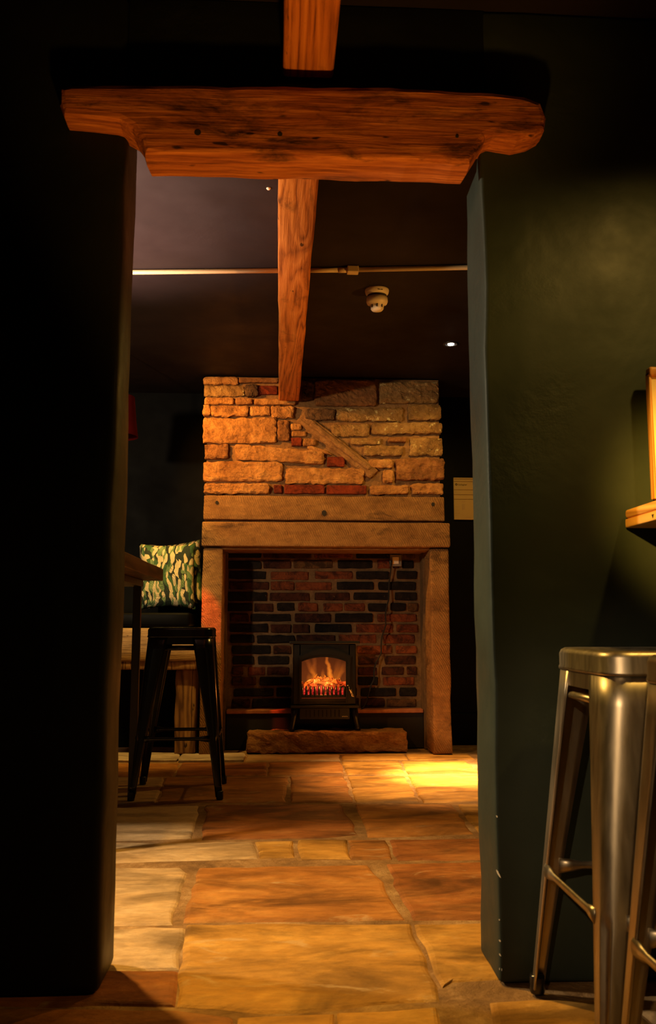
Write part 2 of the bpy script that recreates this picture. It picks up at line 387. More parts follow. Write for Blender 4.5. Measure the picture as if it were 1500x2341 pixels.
d8 = (0.707, -0.707, 0)
for (z, s0, s1) in [(0.065, .003, .009), (0.038, .003, .007), (0.02, .005, .005)]:
    chip(wl, (-0.3915, WF+0.0065, z), (s0, s1), d8)

# floor: mortar bed with individual flagstones
fl = struct(box('floor', (-3.3, -2.6, -0.12), (2.9, 6.1, -0.006), M_GROUT))
def flagstone(pts, m, seed, top=0.0):
    """pts: outline on the floor; edges wander, arris rounded, surface slightly uneven"""
    rs = random.Random(seed); out = []; n = len(pts); pts = [Vector((p[0], p[1])) for p in pts]
    for i in range(n):
        a, b = pts[i], pts[(i+1) % n]; k = max(1, int((b-a).length/0.075)); d = (b-a); nn = Vector((-d.y, d.x)).normalized()
        for j in range(k):
            t = j/k; out.append(a+d*t+nn*(rs.uniform(-0.008, 0.008) if j else 0))
    c = sum(out, Vector((0, 0)))/len(out); bm = bmesh.new(); rings = []
    tz = top+rs.uniform(-0.0015, 0.0015); tx, ty = rs.uniform(-.002, .002), rs.uniform(-.002, .002)
    for (ins, z) in ((0.0, -0.03), (-0.004, -0.0062), (0.004, -0.002), (0.014, 0.0)):
        ring = []
        for p in out:
            v = c-p; q = p+v.normalized()*min(ins, v.length*0.4)
            zz = z+(tz+tx*(q.x-c.x)+ty*(q.y-c.y) if z > -0.02 else 0)
            ring.append(bm.verts.new((q.x, q.y, zz)))
        rings.append(ring)
    m_ = len(out)
    for a, b in zip(rings, rings[1:]):
        for k in range(m_): bm.faces.new((a[k], a[(k+1) % m_], b[(k+1) % m_], b[k]))
    bm.faces.new(rings[-1])
    return from_bm('flagstone', bm, m, fl)
def C(cx, cy): return onZ(200+cx/1.5625, 1680+cy/1.5625, 0)
FS = [  # rows from near to far, as (material, outline)
 (0, [(-600, 970), (318, 978), (515, 1003), (528, 1230), (-700, 1230)]), (1, [(540, 1003), (880, 990), (905, 1230), (540, 1230)]),
 (1, [(895, 988), (1245, 968), (1290, 1230), (918, 1230)]), (1, [(1440, 950), (1900, 935), (2080, 1090), (1475, 1120)]),
 (1, [(1320, 1140), (1480, 1130), (2100, 1105), (2250, 1250), (1340, 1250)]), (3, [(1920, 935), (2300, 925), (2500, 1080), (2100, 1088)]),
 (3, [(-250, 690), (345, 688), (322, 830), (-320, 830)]), (2, [(-330, 842), (320, 842), (308, 962), (-400, 955)]),
 (1, [(358, 676), (1152, 672), (1205, 790), (1252, 942), (620, 985), (325, 962)]), (1, [(1170, 672), (1620, 665), (1700, 850), (1300, 875), (1268, 895)]),
 (3, [(-120, 475), (330, 472), (352, 490), (318, 600), (302, 672), (-190, 680)]), (0, [(400, 472), (1000, 462), (1055, 520), (1085, 590), (1132, 655), (345, 665)]),
 (2, [(1070, 458), (1560, 450), (1620, 652), (1165, 655), (1115, 560)]),
 (3, [(-60, 385), (590, 380), (608, 437), (-100, 458)]), (1, [(600, 380), (733, 377), (738, 432), (617, 436)]),
 (1, [(755, 374), (925, 374), (938, 440), (768, 440)]), (0, [(932, 374), (1062, 374), (1085, 440), (945, 440)]), (2, [(1080, 372), (1500, 364), (1540, 440), (1112, 444)]),
 (3, [(-10, 262), (395, 252), (370, 365), (-50, 376)]), (2, [(425, 248), (905, 246), (962, 352), (850, 362), (412, 370)]),
 (0, [(958, 246), (1300, 246), (1378, 350), (1002, 362)]), (1, [(1325, 246), (1520, 244), (1560, 350), (1402, 352)]),
 (3, [(40, 150), (270, 150), (240, 240), (10, 246)]), (0, [(280, 150), (715, 148), (708, 238), (252, 240)]), (0, [(724, 148), (915, 146), (945, 236), (728, 238)]),
 (1, [(930, 146), (1130, 144), (1185, 238), (962, 238)]), (1, [(1145, 144), (1420, 140), (1480, 238), (1202, 240)]),
 (0, [(70, 100), (330, 100), (302, 145), (50, 146)]), (2, [(340, 98), (640, 98), (640, 143), (314, 145)]), (0, [(650, 98), (900, 95), (915, 140), (650, 143)]),
 (1, [(910, 95), (1110, 92), (1135, 138), (930, 140)]), (1, [(1122, 92), (1350, 90), (1400, 136), (1148, 138)]),
 (4, [(60, 68), (328, 70), (316, 94), (40, 95)]), (4, [(340, 73), (560, 71), (556, 94), (327, 96)]),
 (3, [(570, 70), (900, 70), (903, 90), (566, 93)]), (1, [(910, 69), (1130, 68), (1142, 87), (914, 90)]), (1, [(1140, 67), (1360, 66), (1385, 85), (1152, 87)])]
for i, (mi, poly) in enumerate(FS):
    if mi == 4: flagstone([C(*p) for p in poly], FLAG[4], 100+i, 0.012)
    else: flagstone([C(*p) for p in poly], FLAG[mi], 100+i)
rs = random.Random(11)
def fill(x0, x1, y0, y1):
    x = x0
    while x < x1-0.15:
        x2 = min(x+rs.uniform(0.45, 0.8), x1)
        flagstone([(x+.012, y0+.012), (x2-.012, y0+.012), (x2-.012, y1-.012), (x+.012, y1-.012)], FLAG[rs.choice([0, 1, 2, 3])], rs.random()*1e4); x = x2
for (y0, y1) in ((2.25, 2.70), (2.72, 3.08), (3.10, 3.62), (3.64, 4.15), (4.17, 4.9), (4.92, 5.4)):
    fill(1.35, 2.85, y0, y1); fill(-2.9, -0.98 if y0 > 2.4 else -0.8, y0, y1)
for (y0, y1) in ((0.5, 1.0), (1.02, 1.5)): fill(-1.6, 1.2, y0, y1)
# dark hearth-back recess floor is mortar

# ------------------------------------------------------------------ timbers over the doorway and along the ceiling
def outline_timber(name, px, Yf, depth, m, seed):
    P = [onY(x, y, Yf) for x, y in px]; pts = []
    n = len(P)
    for i in range(n):
        a, b = P[i], P[(i+1) % n]; k = max(1, int((b-a).length/0.035))
        for j in range(k):
            q = a.lerp(b, j/k); nz = noise.noise_vector(q*14+Vector((seed, 0, 0)))
            pts.append(Vector((q.x+nz[0]*0.003, Yf, q.z+nz[2]*0.004)))
    c = sum(pts, Vector())/len(pts); bm = bmesh.new(); rings = []
    for (dy, ins) in ((0.0, 0.016), (0.004, 0.006), (0.014, 0.0), (depth*0.5, -0.002), (depth, 0.004)):
        ring = []
        for i, p in enumerate(pts):
            t = (pts[(i+1) % len(pts)]-pts[i-1]).normalized(); nn = Vector((t.z, 0, -t.x))
            if nn.dot(c-p) < 0: nn = -nn
            q = p+nn*ins; q.y = Yf+dy+noise.noise(q*9)*0.004; ring.append(bm.verts.new(q))
        rings.append(ring)
    k_ = len(pts)
    for a, b in zip(rings, rings[1:]):
        for k in range(k_): bm.faces.new((a[k], a[(k+1) % k_], b[(k+1) % k_], b[k]))
    bm.faces.new(rings[0]); bm.faces.new(rings[-1][::-1])
    return from_bm(name, bm, m)
LP = [(134, 200), (160, 189), (230, 187), (400, 188), (520, 192), (650, 192), (860, 192), (1000, 199), (1130, 208), (1200, 215), (1240, 230),
      (1252, 262), (1248, 290), (1222, 304), (1185, 312), (1130, 304), (1112, 309), (1092, 345), (1075, 371), (1000, 368), (860, 363), (750, 357), (600, 358), (420, 352), (330, 349),
      (320, 316), (300, 290), (270, 272), (200, 268), (145, 262), (135, 235)]
lint = outline_timber('lintel_beam', LP, 1.965, 0.115, M_LINTEL, 2)
tag(lint, 'long weathered oak beam laid across the top of the doorway', 'beam')
for (px, py, r) in ((452, 303, 0.008), (640, 307, 0.006), (1045, 312, 0.004)):
    p = onY(px, py, 1.965); bm = bmesh.new(); add_lathe(bm, [(0, 0.0005), (r*0.8, 0.0005), (r, 0.0), (r*1.2, -0.004)], 10)
    bmesh.ops.rotate(bm, cent=(0, 0, 0), matrix=Matrix.Rotation(math.pi/2, 3, 'X'), verts=bm.verts)
    bmesh.ops.translate(bm, vec=(p.x, 1.9635, p.z), verts=bm.verts); from_bm('knot_hole', bm, M_HOLE, lint)
bf = rough('ceiling_beam', (0.0, -2.4, 2.15), (0.124, 2.036, CEIL-0.001), 0.008, (2, 30, 2), 0.0025, 5, M_BEAM, None, 1)
tag(bf, 'short stretch of ceiling beam above the doorway lintel, cut off by the top edge', 'beam')
bb = rough('ceiling_beam', (-0.014, 2.23, 2.185), (0.114, 5.395, CEIL-0.001), 0.008, (2, 34, 2), 0.003, 5, M_BEAM, None, 2)
tag(bb, 'orange pine ceiling beam running from the doorway to the stone chimney breast', 'beam')

# ------------------------------------------------------------------ ceiling fittings
cz = CEIL-0.012
def conduit(name, pts, label):
    t = thing(name, label, 'conduit', pts[0])
    adopt(tube('pipe', pts, 0.011, M_CONDUIT, None, 10), t); return t
y1 = 3.72
cA = conduit('cable_conduit', [(-1.6, y1+0.12, cz), (-0.62, y1+0.05, cz), (-0.018, y1, cz)], 'cream cable conduit on the black ceiling left of the beam')
cB = conduit('cable_conduit', [(0.118, y1-0.01, cz), (0.25, y1-0.02, cz)], 'short piece of cream conduit between the ceiling beam and the junction box')
jb = box('junction_box', (0.287, y1-0.05, CEIL-0.03), (0.338, y1-0.01, CEIL), M_CONDUIT, None, 0.004, 2)
tag(jb, 'small cream junction box on the ceiling conduit right of the beam', 'junction box')
for (a, b) in (((0.25, y1-0.02, cz), (0.29, y1-0.025, cz)),):
    adopt(tube('coupling', [a, b], 0.013, M_CONDUIT, None, 10), cB)
cC = conduit('cable_conduit', [(0.335, y1-0.03, cz), (0.86, y1-0.085, cz), (1.9, y1-0.19, cz)], 'long cream conduit from the junction box towards the green door jamb')

t = thing('smoke_detector', 'round cream smoke detector on the black ceiling', 'smoke detector', (0.449, 3.95, CEIL))
lathe('base', [(0, 0), (0.056, 0), (0.057, -0.008), (0.054, -0.02), (0.046, -0.03), (0, -0.03)], M_CREAM, t, 32)
lathe('neck', [(0.045, -0.027), (0.046, -0.030), (0.046, -0.042), (0.045, -0.044)], M_SHADOWGAP, t, 32)
lathe('body', [(0.046, -0.040), (0.050, -0.042), (0.051, -0.060), (0.047, -0.070), (0.036, -0.076), (0.033, -0.080), (0.030, -0.096), (0.024, -0.103), (0, -0.104)], M_CREAM, t, 32)
for k in range(8):
    a = 2*math.pi*k/8-0.9
    bm = bmesh.new(); add_box(bm, (-0.004, -0.0015, -0.008), (0.004, 0.0015, 0.007), 0.001)
    bmesh.ops.transform(bm, matrix=Matrix.Rotation(a+math.pi/2, 4, 'Z'), verts=bm.verts)
    bmesh.ops.translate(bm, vec=(0.0325*math.cos(a), 0.0325*math.sin(a), -0.086), verts=bm.verts)
    from_bm('vent_slot', bm, M_SHADOWGAP, t)
for k in range(3):
    a = 2*math.pi*k/3-1.4
    bm = bmesh.new(); add_box(bm, (-0.012, -0.001, -0.002), (0.012, 0.001, 0.002))
    bmesh.ops.transform(bm, matrix=Matrix.Rotation(a+math.pi/2, 4, 'Z'), verts=bm.verts)
    bmesh.ops.translate(bm, vec=(0.0535*math.cos(a), 0.0535*math.sin(a), -0.018), verts=bm.verts)
    from_bm('base_slot', bm, M_SHADOWGAP, t)

t = thing('ceiling_downlight', 'small lit downlight in the ceiling right of the chimney breast', 'light', (0.955, 4.733, CEIL))
lathe('trim_ring', [(0.045, 0), (0.045, -0.004), (0.036, -0.006), (0.030, -0.003), (0.030, 0)], M_BLKMETAL, t, 24)
lathe('lamp', [(0, -0.0075), (0.012, -0.0075), (0.017, -0.005), (0.018, -0.001), (0, -0.001)], M_LAMP, t, 20)
p = onZ(614, 430, CEIL)
t = lathe('ceiling_fixing', [(0, -0.007), (0.005, -0.006), (0.008, -0.002), (0.008, 0), (0, 0)], M_CREAM, None, 14, (p.x, p.y, CEIL))
tag(t, 'tiny pale screw cap on the ceiling left of the beam', 'screw cap')

# ------------------------------------------------------------------ fireplace
FY = 5.45
fp = thing('fireplace', 'rubble stone chimney breast and fireplace with sandstone surround and brick back', 'fireplace', (0.28, FY, 0))
# core behind the stones
core = bmesh.new()
add_box(core, (-0.465, FY+0.012, 1.59), (1.015, 5.9, CEIL-0.005))
add_box(core, (-0.455, FY+0.03, 1.255), (1.03, 5.9, 1.60))
add_box(core, (-0.455, FY+0.06, 0), (-0.36, 5.9, 1.26)); add_box(core, (0.955, FY+0.06, 0), (1.03, 5.9, 1.26))
cr = adopt(from_bm('mortar_core', core, M_MORTAR), fp)
def stone(x0, y0, x1, y1, m, seed, proud=0.018, r=0.014, amp=0.009, quad=None, name='stone', Y=FY, g=1.0):
    """a block whose face is the rectangle (or quad) seen at these measures on the chimney plane"""
    if quad is None: quad = [(x0, y0), (x1, y0), (x1, y1), (x0, y1)]
    q = [onY(a, b, Y) for a, b in quad]      # tl tr br bl
    w_ = ((q[1]-q[0]).length+(q[2]-q[3]).length)/2; h_ = ((q[3]-q[0]).length+(q[2]-q[1]).length)/2
    rs = random.Random(seed); r = min(r, w_*0.3, h_*0.3)
    dx, dz = rs.uniform(-.3, .3), rs.uniform(-.4, .4); pr = proud*rs.uniform(0.7, 1.25)
    def warp(p):
        u = p.x/w_; v = p.z/h_
        b = q[3].lerp(q[2], u).lerp(q[0].lerp(q[1], u), v)
        f = max(0.0, min(1.0, 1-(p.y+pr)/max(pr, 1e-4)))
        tilt = (dx*(u-.5)+dz*(v-.5))*0.012*f
        return Vector((b.x+(0), Y+p.y+tilt, b.z))
    nx = max(3, min(22, int(w_/0.014*g))); nz = max(2, min(9, int(h_/0.014*g)))
    bm = rough_bm((0, -pr, 0), (w_, 0.05, h_), r, (nx, 0, nz), min(amp, h_*0.12), 26, seed, False, warp)
    return adopt(from_bm(name, bm, m, None, False), fp)
G, B, L_, D, R_ = M_CHIM, M_CHIMB, M_CHIML, M_CHIMD, M_REDBRICK
ST = [ (465, 863, 545, 880, G), (546, 865, 636, 876, B), (466, 882, 560, 906, L_), (560, 880, 590, 908, D), (689, 869, 718, 915, D), (720, 869, 860, 928, B), (867, 874, 1003, 922, L_),
 (467, 909, 535, 925, G), (538, 911, 578, 926, B), (581, 913, 676, 927, G), (465, 926, 481, 953, G), (482, 929, 568, 953, G), (571, 929, 618, 951, G), (620, 929, 672, 956, G),
 (698, 936, 766, 961, D), (769, 933, 922, 963, L_), (932, 926, 1008, 962, L_), (464, 956, 632, 1014, G), (634, 961, 661, 1008, B), (757, 970, 844, 998, L_), (850, 967, 1010, 993, L_),
 (664, 968, 690, 984, G), (666, 986, 700, 999, G), (801, 1002, 871, 1017, L_), (886, 1001, 928, 1012, B), (936, 1001, 1013, 1042, L_), (832, 1019, 920, 1043, L_),
 (467, 1016, 522, 1050, B), (692, 1004, 722, 1021, G), (842, 1051, 898, 1070, G), (905, 1049, 1014, 1098, B), (465, 1056, 646, 1101, G), (653, 1071, 832, 1106, G),
 (874, 1074, 899, 1104, G), (466, 1106, 615, 1130, G), (846, 1110, 934, 1131, G), (940, 1105, 1014, 1131, G)]
for i, (a, b, c, d, m) in enumerate(ST): stone(a, b, c, d, m, 20+i, RNG.uniform(0.012, 0.03))
stone(0, 0, 0, 0, G, 91, 0.022, quad=[(538, 1015), (740, 1034), (740, 1063), (538, 1051)])
stone(0, 0, 0, 0, G, 92, 0.018, quad=[(700, 1015), (745, 1030), (762, 1042), (706, 1030)])
for i, (a, b, c, d) in enumerate([(588, 882, 634, 902), (666, 1001, 690, 1020), (748, 1045, 788, 1067), (626, 1109, 644, 1128), (650, 1108, 742, 1129), (747, 1110, 838, 1130)]):
    stone(a, b, c, d, R_, 60+i, 0.010, 0.006, 0.003, name='brick')
# slanting mortar scar of an old roof line
stone(0, 0, 0, 0, M_MORTAR, 75, 0.026, 0.02, 0.006, quad=[(700, 944), (868, 1076), (846, 1096), (676, 962)], name='mortar_scar', g=1.3)
stone(0, 0, 0, 0, M_MORTAR, 76, 0.036, 0.012, 0.005, quad=[(716, 965), (850, 1070), (842, 1078), (706, 975)], name='mortar_scar', g=1.3)
# dressed lintel stones
def block(name, px, y_front, y_back, m, r, n, amp, seed):
    a = onY(px[0], px[1], FY); b = onY(px[2], px[3], FY)
    return adopt(rough(name, (a.x, y_front, b.z), (b.x, y_back, a.z), r, n, amp, 8, m, None, seed, True), fp)
u = block('upper_lintel_stone', (466.5, 1133, 1016, 1192), FY-0.018, FY+0.2, M_ASHLAR, 0.007, (14, 1, 3), 0.003, 31)
block('lower_lintel_stone', (463, 1194, 1027, 1252), FY-0.035, FY+0.24, M_ASHLAR, 0.007, (14, 1, 3), 0.003, 32)
for (px, py, s) in ((496, 1149, 0.010), (741, 1173, 0.016), (990, 1153, 0.011)):
    p = onY(px, py, FY-0.018); bm = bmesh.new()
    for k in range(1):
        add_prism(bm, [(p.x+s*math.cos(a)*1.0, p.z+s*1.15*math.sin(a)) for a in [i*math.pi/4+0.3 for i in range(8)]], XZ, FY-0.0225, FY-0.010)
    adopt(from_bm('bolt_hole', bm, M_HOLE), fp)
def pillar(name, x0, x1, seed):
    return adopt(rough(name, (x0, FY-0.02, 0.0), (x1, FY+0.24, 1.258), 0.012, (2, 2, 18), 0.006, 6, M_ASHLAR, None, seed, True), fp)
pillar('left_jamb_stone', -0.478, -0.352, 33); pillar('right_jamb_stone', 0.943, 1.06, 34)
box_l = adopt(box('side_lining', (-0.40, FY+0.24, 0), (-0.34, 5.85, 1.26), M_SOOTMORT), fp)
box_r = adopt(box('side_lining', (0.935, FY+0.24, 0), (1.00, 5.85, 1.26), M_SOOTMORT), fp)
adopt(box('firebox_soffit', (-0.40, FY+0.24, 1.262), (1.0, 5.9, 1.30), M_HOLE), fp)
bw = adopt(box('firebox_back_wall', (-0.40, 5.812, 0.0), (1.0, 5.895, 1.262), M_SOOTMORT), fp)
adopt(box('hearth_ledge', (-0.335, 5.715, 0.222), (0.932, 5.812, 0.245), m_stone('tile_ledge', [(0.2, 0.06, 0.025), (0.3, 0.1, 0.04), (0.38, 0.15, 0.06)], 8, 0.4, 0.01), None, 0.004), fp)
adopt(box('hearth_panel', (-0.335, 5.73, 0.0), (0.932, 5.75, 0.222), M_HOLE, None, 0.002), fp)
BR = ['215-400k 410-670d 690-895r 915-1095k 1110-1155k 1170-1235b', '215-400k 410-560d 575-785b 815-1005k 1030-1100r 1115-1150d 1165-1230k',
 '225-425k 450-655r 690-895r 915-1095k 1135-1245k', '225-440d 450-575r 585-780r 810-1010k 1035-1240k', '220-430k 445-660d 690-880d 900-1095k 1125-1245k',
 '215-350k 360-465d 485-580k 600-705r 735-840r 850-960r 980-1085k 1100-1185k 1195-1250b', '230-330d 340-560k 580-775d 800-1005k 1030-1245r',
 '230-435k 450-560d 570-660d 690-890k 915-1115r 1135-1250r', '230-360k 375-580k 590-800d 820-1025r 1060-1235r', '240-450k 465-560d 580-690d 700-900d 920-1110r 1130-1245r',
 '245-360k 380-550k 570-780d 790-905d 925-1035d 1070-1240d', '240-300d 330-420r 430-550d 570-780k 790-905d 925-1030d 1055-1175d 1190-1245d',
 '240-370d 390-560k 580-780d 790-905d 925-1035k 1060-1230r', '250-465k 480-560k 580-780d 790-920k 940-1130k 1150-1245k', '240-340d 350-560k 580-780k 790-930d 940-1070d 1080-1240b']
BYC = 5.812
for ri, row in enumerate(BR):
    cy = 1266.8+ri*24.25
    for it in row.split():
        m = it[-1]; a, b = [float(v) for v in it[:-1].split('-')]
        P = onY(430+a/2.381, cy-9.4+RNG.uniform(-1, 1), BYC); Q = onY(430+b/2.381, cy+9.4+RNG.uniform(-1, 1), BYC)
        if Q.z < 0.247: Q.z = 0.247
        bm = rough_bm((P.x, BYC-RNG.uniform(0.008, 0.016), Q.z), (Q.x, BYC+0.03, P.z), 0.008, (max(1, int((Q.x-P.x)/0.05)), 0, 1), 0.004, 30, ri*31+a, False, None, True)
        o = from_bm('brick', bm, BRK[m]); adopt(o, fp); o.parent = bw
        o.matrix_parent_inverse = Matrix.Identity(4)
hs = rough('hearth_slab', (-0.195, 5.545, 0.0), (0.797, 5.725, 0.125), 0.012, (44, 6, 7), 0.011, 14, M_SLAB, None, 8, True, smooth=False)
tag(hs, 'rough hewn stone slab on the floor under the stove', 'stone slab')

# ------------------------------------------------------------------ electric stove on the slab
sx0, sx1, SY = 0.078, 0.497, 5.60
sv = thing('electric_stove', 'small black electric stove glowing with orange flames in the fireplace', 'stove', ((sx0+sx1)/2, SY+0.06, 0.125))
def sp(o): return adopt(o, sv)
shell = bmesh.new()
add_box(shell, (sx0+.01, SY+0.01, 0.285), (sx0+.062, SY+0.115, 0.665), 0.006); add_box(shell, (sx1-.062, SY+0.01, 0.285), (sx1-.01, SY+0.115, 0.665), 0.006)
add_box(shell, (sx0+.05, SY+0.01, 0.595), (sx1-.05, SY+0.115, 0.665)); add_box(shell, (sx0+.05, SY+0.01, 0.285), (sx1-.05, SY+0.115, 0.325))
add_box(shell, (sx0+.05, SY+0.105, 0.30), (sx1-.05, SY+0.115, 0.62))
sp(from_bm('body', shell, M_BLACK))
sp(box('top_plate', (sx0-.014, SY-0.008, 0.665), (sx1+.014, SY+0.118, 0.682), M_BLACK, None, 0.005, 2))
sp(box('base_plate', (sx0-.006, SY-0.02, 0.268), (sx1+.006, SY+0.118, 0.285), M_BLACK, None, 0.004, 2))
sp(box('heater_housing', (sx0+.05, SY+0.005, 0.195), (sx1-.05, SY+0.11, 0.268), M_BLACK, None, 0.004))
for k in range(9):
    x = sx0+.09+k*0.026; sp(box('heater_louvre', (x, SY+0.002, 0.212), (x+0.006, SY+0.006, 0.255), M_HOLE))
bm = bmesh.new()
for k in range(5): add_box(bm, (sx1-.10+k*.0075, SY+0.0025, 0.212+(k % 2)*.0008), (sx1-.10+k*.0075+0.005, SY+0.0045, 0.2155+(k % 2)*.0008))
sp(from_bm('maker_lettering', bm, M_CREAM))
for (x, dx) in ((sx0+.025, -.02), (sx1-.025, .025)):
    for y in (SY+0.02, SY+0.095):
        bm = bmesh.new()
        add_tube(bm, [(x, y, 0.272), (x+dx*.45, y, 0.205), (x+dx, y, 0.145), (x+dx, y, 0.128)], [0.024, 0.019, 0.016, 0.019], 8)
        sp(from_bm('leg', bm, M_BLACK, None, True))
# door with an arched window
wx0, wx1, wz0, wz1 = 0.142, 0.421, 0.345, 0.585
def arch(x0, x1, z0, zs, rise, n=12):
    pts = [(x0, z0), (x1, z0), (x1, zs)]
    for k in range(1, n):
        a = k/n; x = x1+(x0-x1)*a; pts.append((x, zs+rise*(1-(2*a-1)**2)))
    pts.append((x0, zs)); return pts
def ring_prism(name, outer, inner, ya, yb, m):
    bm = bmesh.new(); n = len(outer); V = {}
    for lab, poly in (('o', outer), ('i', inner)):
        for lay, y in (('a', ya), ('b', yb)): V[lab+lay] = [bm.verts.new((u_, y, v_)) for u_, v_ in poly]
    for k in range(n):
        j = (k+1) % n
        bm.faces.new((V['oa'][k], V['oa'][j], V['ia'][j], V['ia'][k])); bm.faces.new((V['ob'][k], V['ib'][k], V['ib'][j], V['ob'][j]))
        bm.faces.new((V['oa'][k], V['ob'][k], V['ob'][j], V['oa'][j])); bm.faces.new((V['ia'][k], V['ia'][j], V['ib'][j], V['ib'][k]))
    return from_bm(name, bm, m)
door = sp(ring_prism('door', arch(sx0+.045, sx1-.042, 0.292, 0.59, 0.052), arch(wx0, wx1, 0.30, 0.555, 0.028), SY-0.004, SY+0.012, M_BLACK))
def sub(o):
    adopt(o, sv); o.parent = door; return o
sub(ring_prism('door_moulding', arch(sx0+.052, sx1-.049, 0.298, 0.585, 0.050), arch(wx0-.012, wx1+.012, 0.299, 0.562, 0.036), SY-0.012, SY-0.003, M_BLACK))
bm = bmesh.new(); add_tube(bm, [(sx1-.058, SY-0.022, 0.405), (sx1-.052, SY-0.026, 0.385), (sx1-.030, SY-0.028, 0.332)], [0.0045, 0.005, 0.005], 8)
sub(from_bm('handle', bm, M_BLACK, None, True))
bm = bmesh.new(); hpts = []
for k in range(73):
    t_ = k/72; c = Vector((sx1-.050, SY-0.026, 0.384)).lerp(Vector((sx1-.032, SY-0.028, 0.338)), t_); a = t_*9*2*math.pi
    hpts.append(c+Vector((math.cos(a)*0.0075, math.sin(a)*0.0075, 0)))
add_tube(bm, hpts, 0.0016, 5); sub(from_bm('handle_coil', bm, M_COIL, None, True))
sub(lathe('latch_knob', [(0, 0.006), (0.005, 0.004), (0.006, 0), (0, 0)], M_COIL, None, 10, (sx1-.064, SY-0.016, 0.405)))
# fire effect: lit flame screen, flame tongues, logs, ember bed, grate
def m_flame_screen(org):
    """back-lit flame effect screen: dim orange ground with soft wavering streaks"""
    m, nt, b = mat('flame_screen'); setc(nt, b, (0.01, 0.003, 0.001)); b.inputs['Roughness'].default_value = 0.6; b.inputs['Specular IOR Level'].default_value = 0.0
    tc = N(nt, 'ShaderNodeTexCoord'); sep = N(nt, 'ShaderNodeSeparateXYZ'); nt.links.new(tc.outputs['Object'], sep.inputs[0])
    def op(kind, a, b_=None, clamp=False):
        n = N(nt, 'ShaderNodeMath', operation=kind); n.use_clamp = clamp
        for sock, v in ((n.inputs[0], a), (n.inputs[1], b_)):
            if v is None: continue
            if isinstance(v, (int, float)): sock.default_value = v
            else: nt.links.new(v, sock)
        return n.outputs[0]
    wob = op('MULTIPLY', op('SUBTRACT', tex(nt, coords(nt, (6, 1, 10), rnd=False), 2.0, 2, 0.5), 0.5), 0.03)
    X = op('ADD', op('ADD', sep.outputs['X'], org[0]), wob); Z = op('ADD', sep.outputs['Z'], org[2])
    tot = op('MULTIPLY', op('SUBTRACT', 0.62, Z), 0.55)
    for (x0, z0, x1, z1, w0, w1, g) in ((0.331, 0.43, 0.302, 0.61, 0.024, 0.011, 0.85), (0.37, 0.43, 0.412, 0.535, 0.020, 0.030, 0.34), (0.345, 0.43, 0.385, 0.56, 0.016, 0.02, 0.22),
                                        (0.24, 0.43, 0.165, 0.58, 0.018, 0.022, 0.26), (0.225, 0.43, 0.222, 0.61, 0.026, 0.016, 0.24), (0.285, 0.42, 0.28, 0.50, 0.03, 0.006, 0.4), (0.20, 0.42, 0.19, 0.48, 0.03, 0.01, 0.25)):
        t_ = op('DIVIDE', op('SUBTRACT', Z, z0), z1-z0)
        cx = op('ADD', op('MULTIPLY', t_, x1-x0), x0); ww = op('ADD', op('MULTIPLY', t_, w1-w0), w0)
        d = op('DIVIDE', op('ABSOLUTE', op('SUBTRACT', X, cx)), ww)
        side = op('SUBTRACT', 1.0, op('POWER', d, 1.6), True)
        fade = op('MULTIPLY', op('SUBTRACT', 1.12, t_, True), op('MULTIPLY', op('ADD', t_, 0.15), 8.0, True), True)
        tot = op('ADD', tot, op('MULTIPLY', op('MULTIPLY', side, fade), g))
    c = ramp(nt, tot, [(0.0, (0.055, 0.012, 0.003)), (0.12, (0.16, 0.034, 0.006)), (0.45, (0.55, 0.12, 0.010)), (0.95, (1.0, 0.29, 0.025))])
    nt.links.new(c, b.inputs['Emission Color']); b.inputs['Emission Strength'].default_value = 0.95; return m
def m_ember(name, lo, hi, hot, strength, scale=24):
    m, nt, b = mat(name); setc(nt, b, (0.02, 0.008, 0.005)); b.inputs['Roughness'].default_value = 0.8
    v = coords(nt, (1, 1, 1)); f = tex(nt, v, scale, 5, 0.65, 0.6)
    nt.links.new(ramp(nt, f, [(0.40, lo), (0.54, hi), (0.66, hot)]), b.inputs['Emission Color']); b.inputs['Emission Strength'].default_value = strength
    bump(nt, b, f, 0.6, 0.01); return m
M_LOG = m_ember('glowing_log', (0.10, 0.008, 0.001), (0.80, 0.13, 0.008), (1.0, 0.58, 0.10), 1.7)
M_LOGD = m_ember('dull_red_log', (0.015, 0.001, 0.0), (0.55, 0.035, 0.004), (1.0, 0.16, 0.02), 1.2)
M_EMBER = m_ember('ember_bed', (0.06, 0.002, 0.002), (0.55, 0.015, 0.012), (1.0, 0.10, 0.04), 1.0, 40)
M_TONGUE = m_plain('flame', (0.02, 0.005, 0.0), 0.8, 0, (1.0, 0.20, 0.012), 0.85)
M_TONGUE2 = m_plain('faint_flame', (0.02, 0.005, 0.0), 0.8, 0, (0.42, 0.085, 0.008), 0.6)
sp(box('flame_screen', (wx0-.03, SY+0.098, 0.325), (wx1+.03, SY+0.104, 0.60), m_flame_screen(sv.location)))
def tongue(x, z, h, w_, lean, m, y=SY+0.092):
    bm = bmesh.new(); ring = []; n = 10
    for k in range(n+1):
        t_ = k/n; ww = w_*(math.sin(math.pi*(t_*0.85+0.15))**0.8)*(1-t_*0.55) if t_ < 1 else 0.0005
        cx = x+lean*t_+0.006*math.sin(t_*5+x*40); zz = z+h*t_
        ring.append([bm.verts.new((cx-ww, y, zz)), bm.verts.new((cx, y-0.004*(1-t_)-.0008, zz)), bm.verts.new((cx+ww, y, zz)), bm.verts.new((cx, y+0.003, zz))])
    for a, b in zip(ring, ring[1:]):
        for k in range(4): bm.faces.new((a[k], a[(k+1) % 4], b[(k+1) % 4], b[k]))
    bm.faces.new(ring[0][::-1]); bm.faces.new(ring[-1])
    return sp(from_bm('flame', bm, m, None, True))
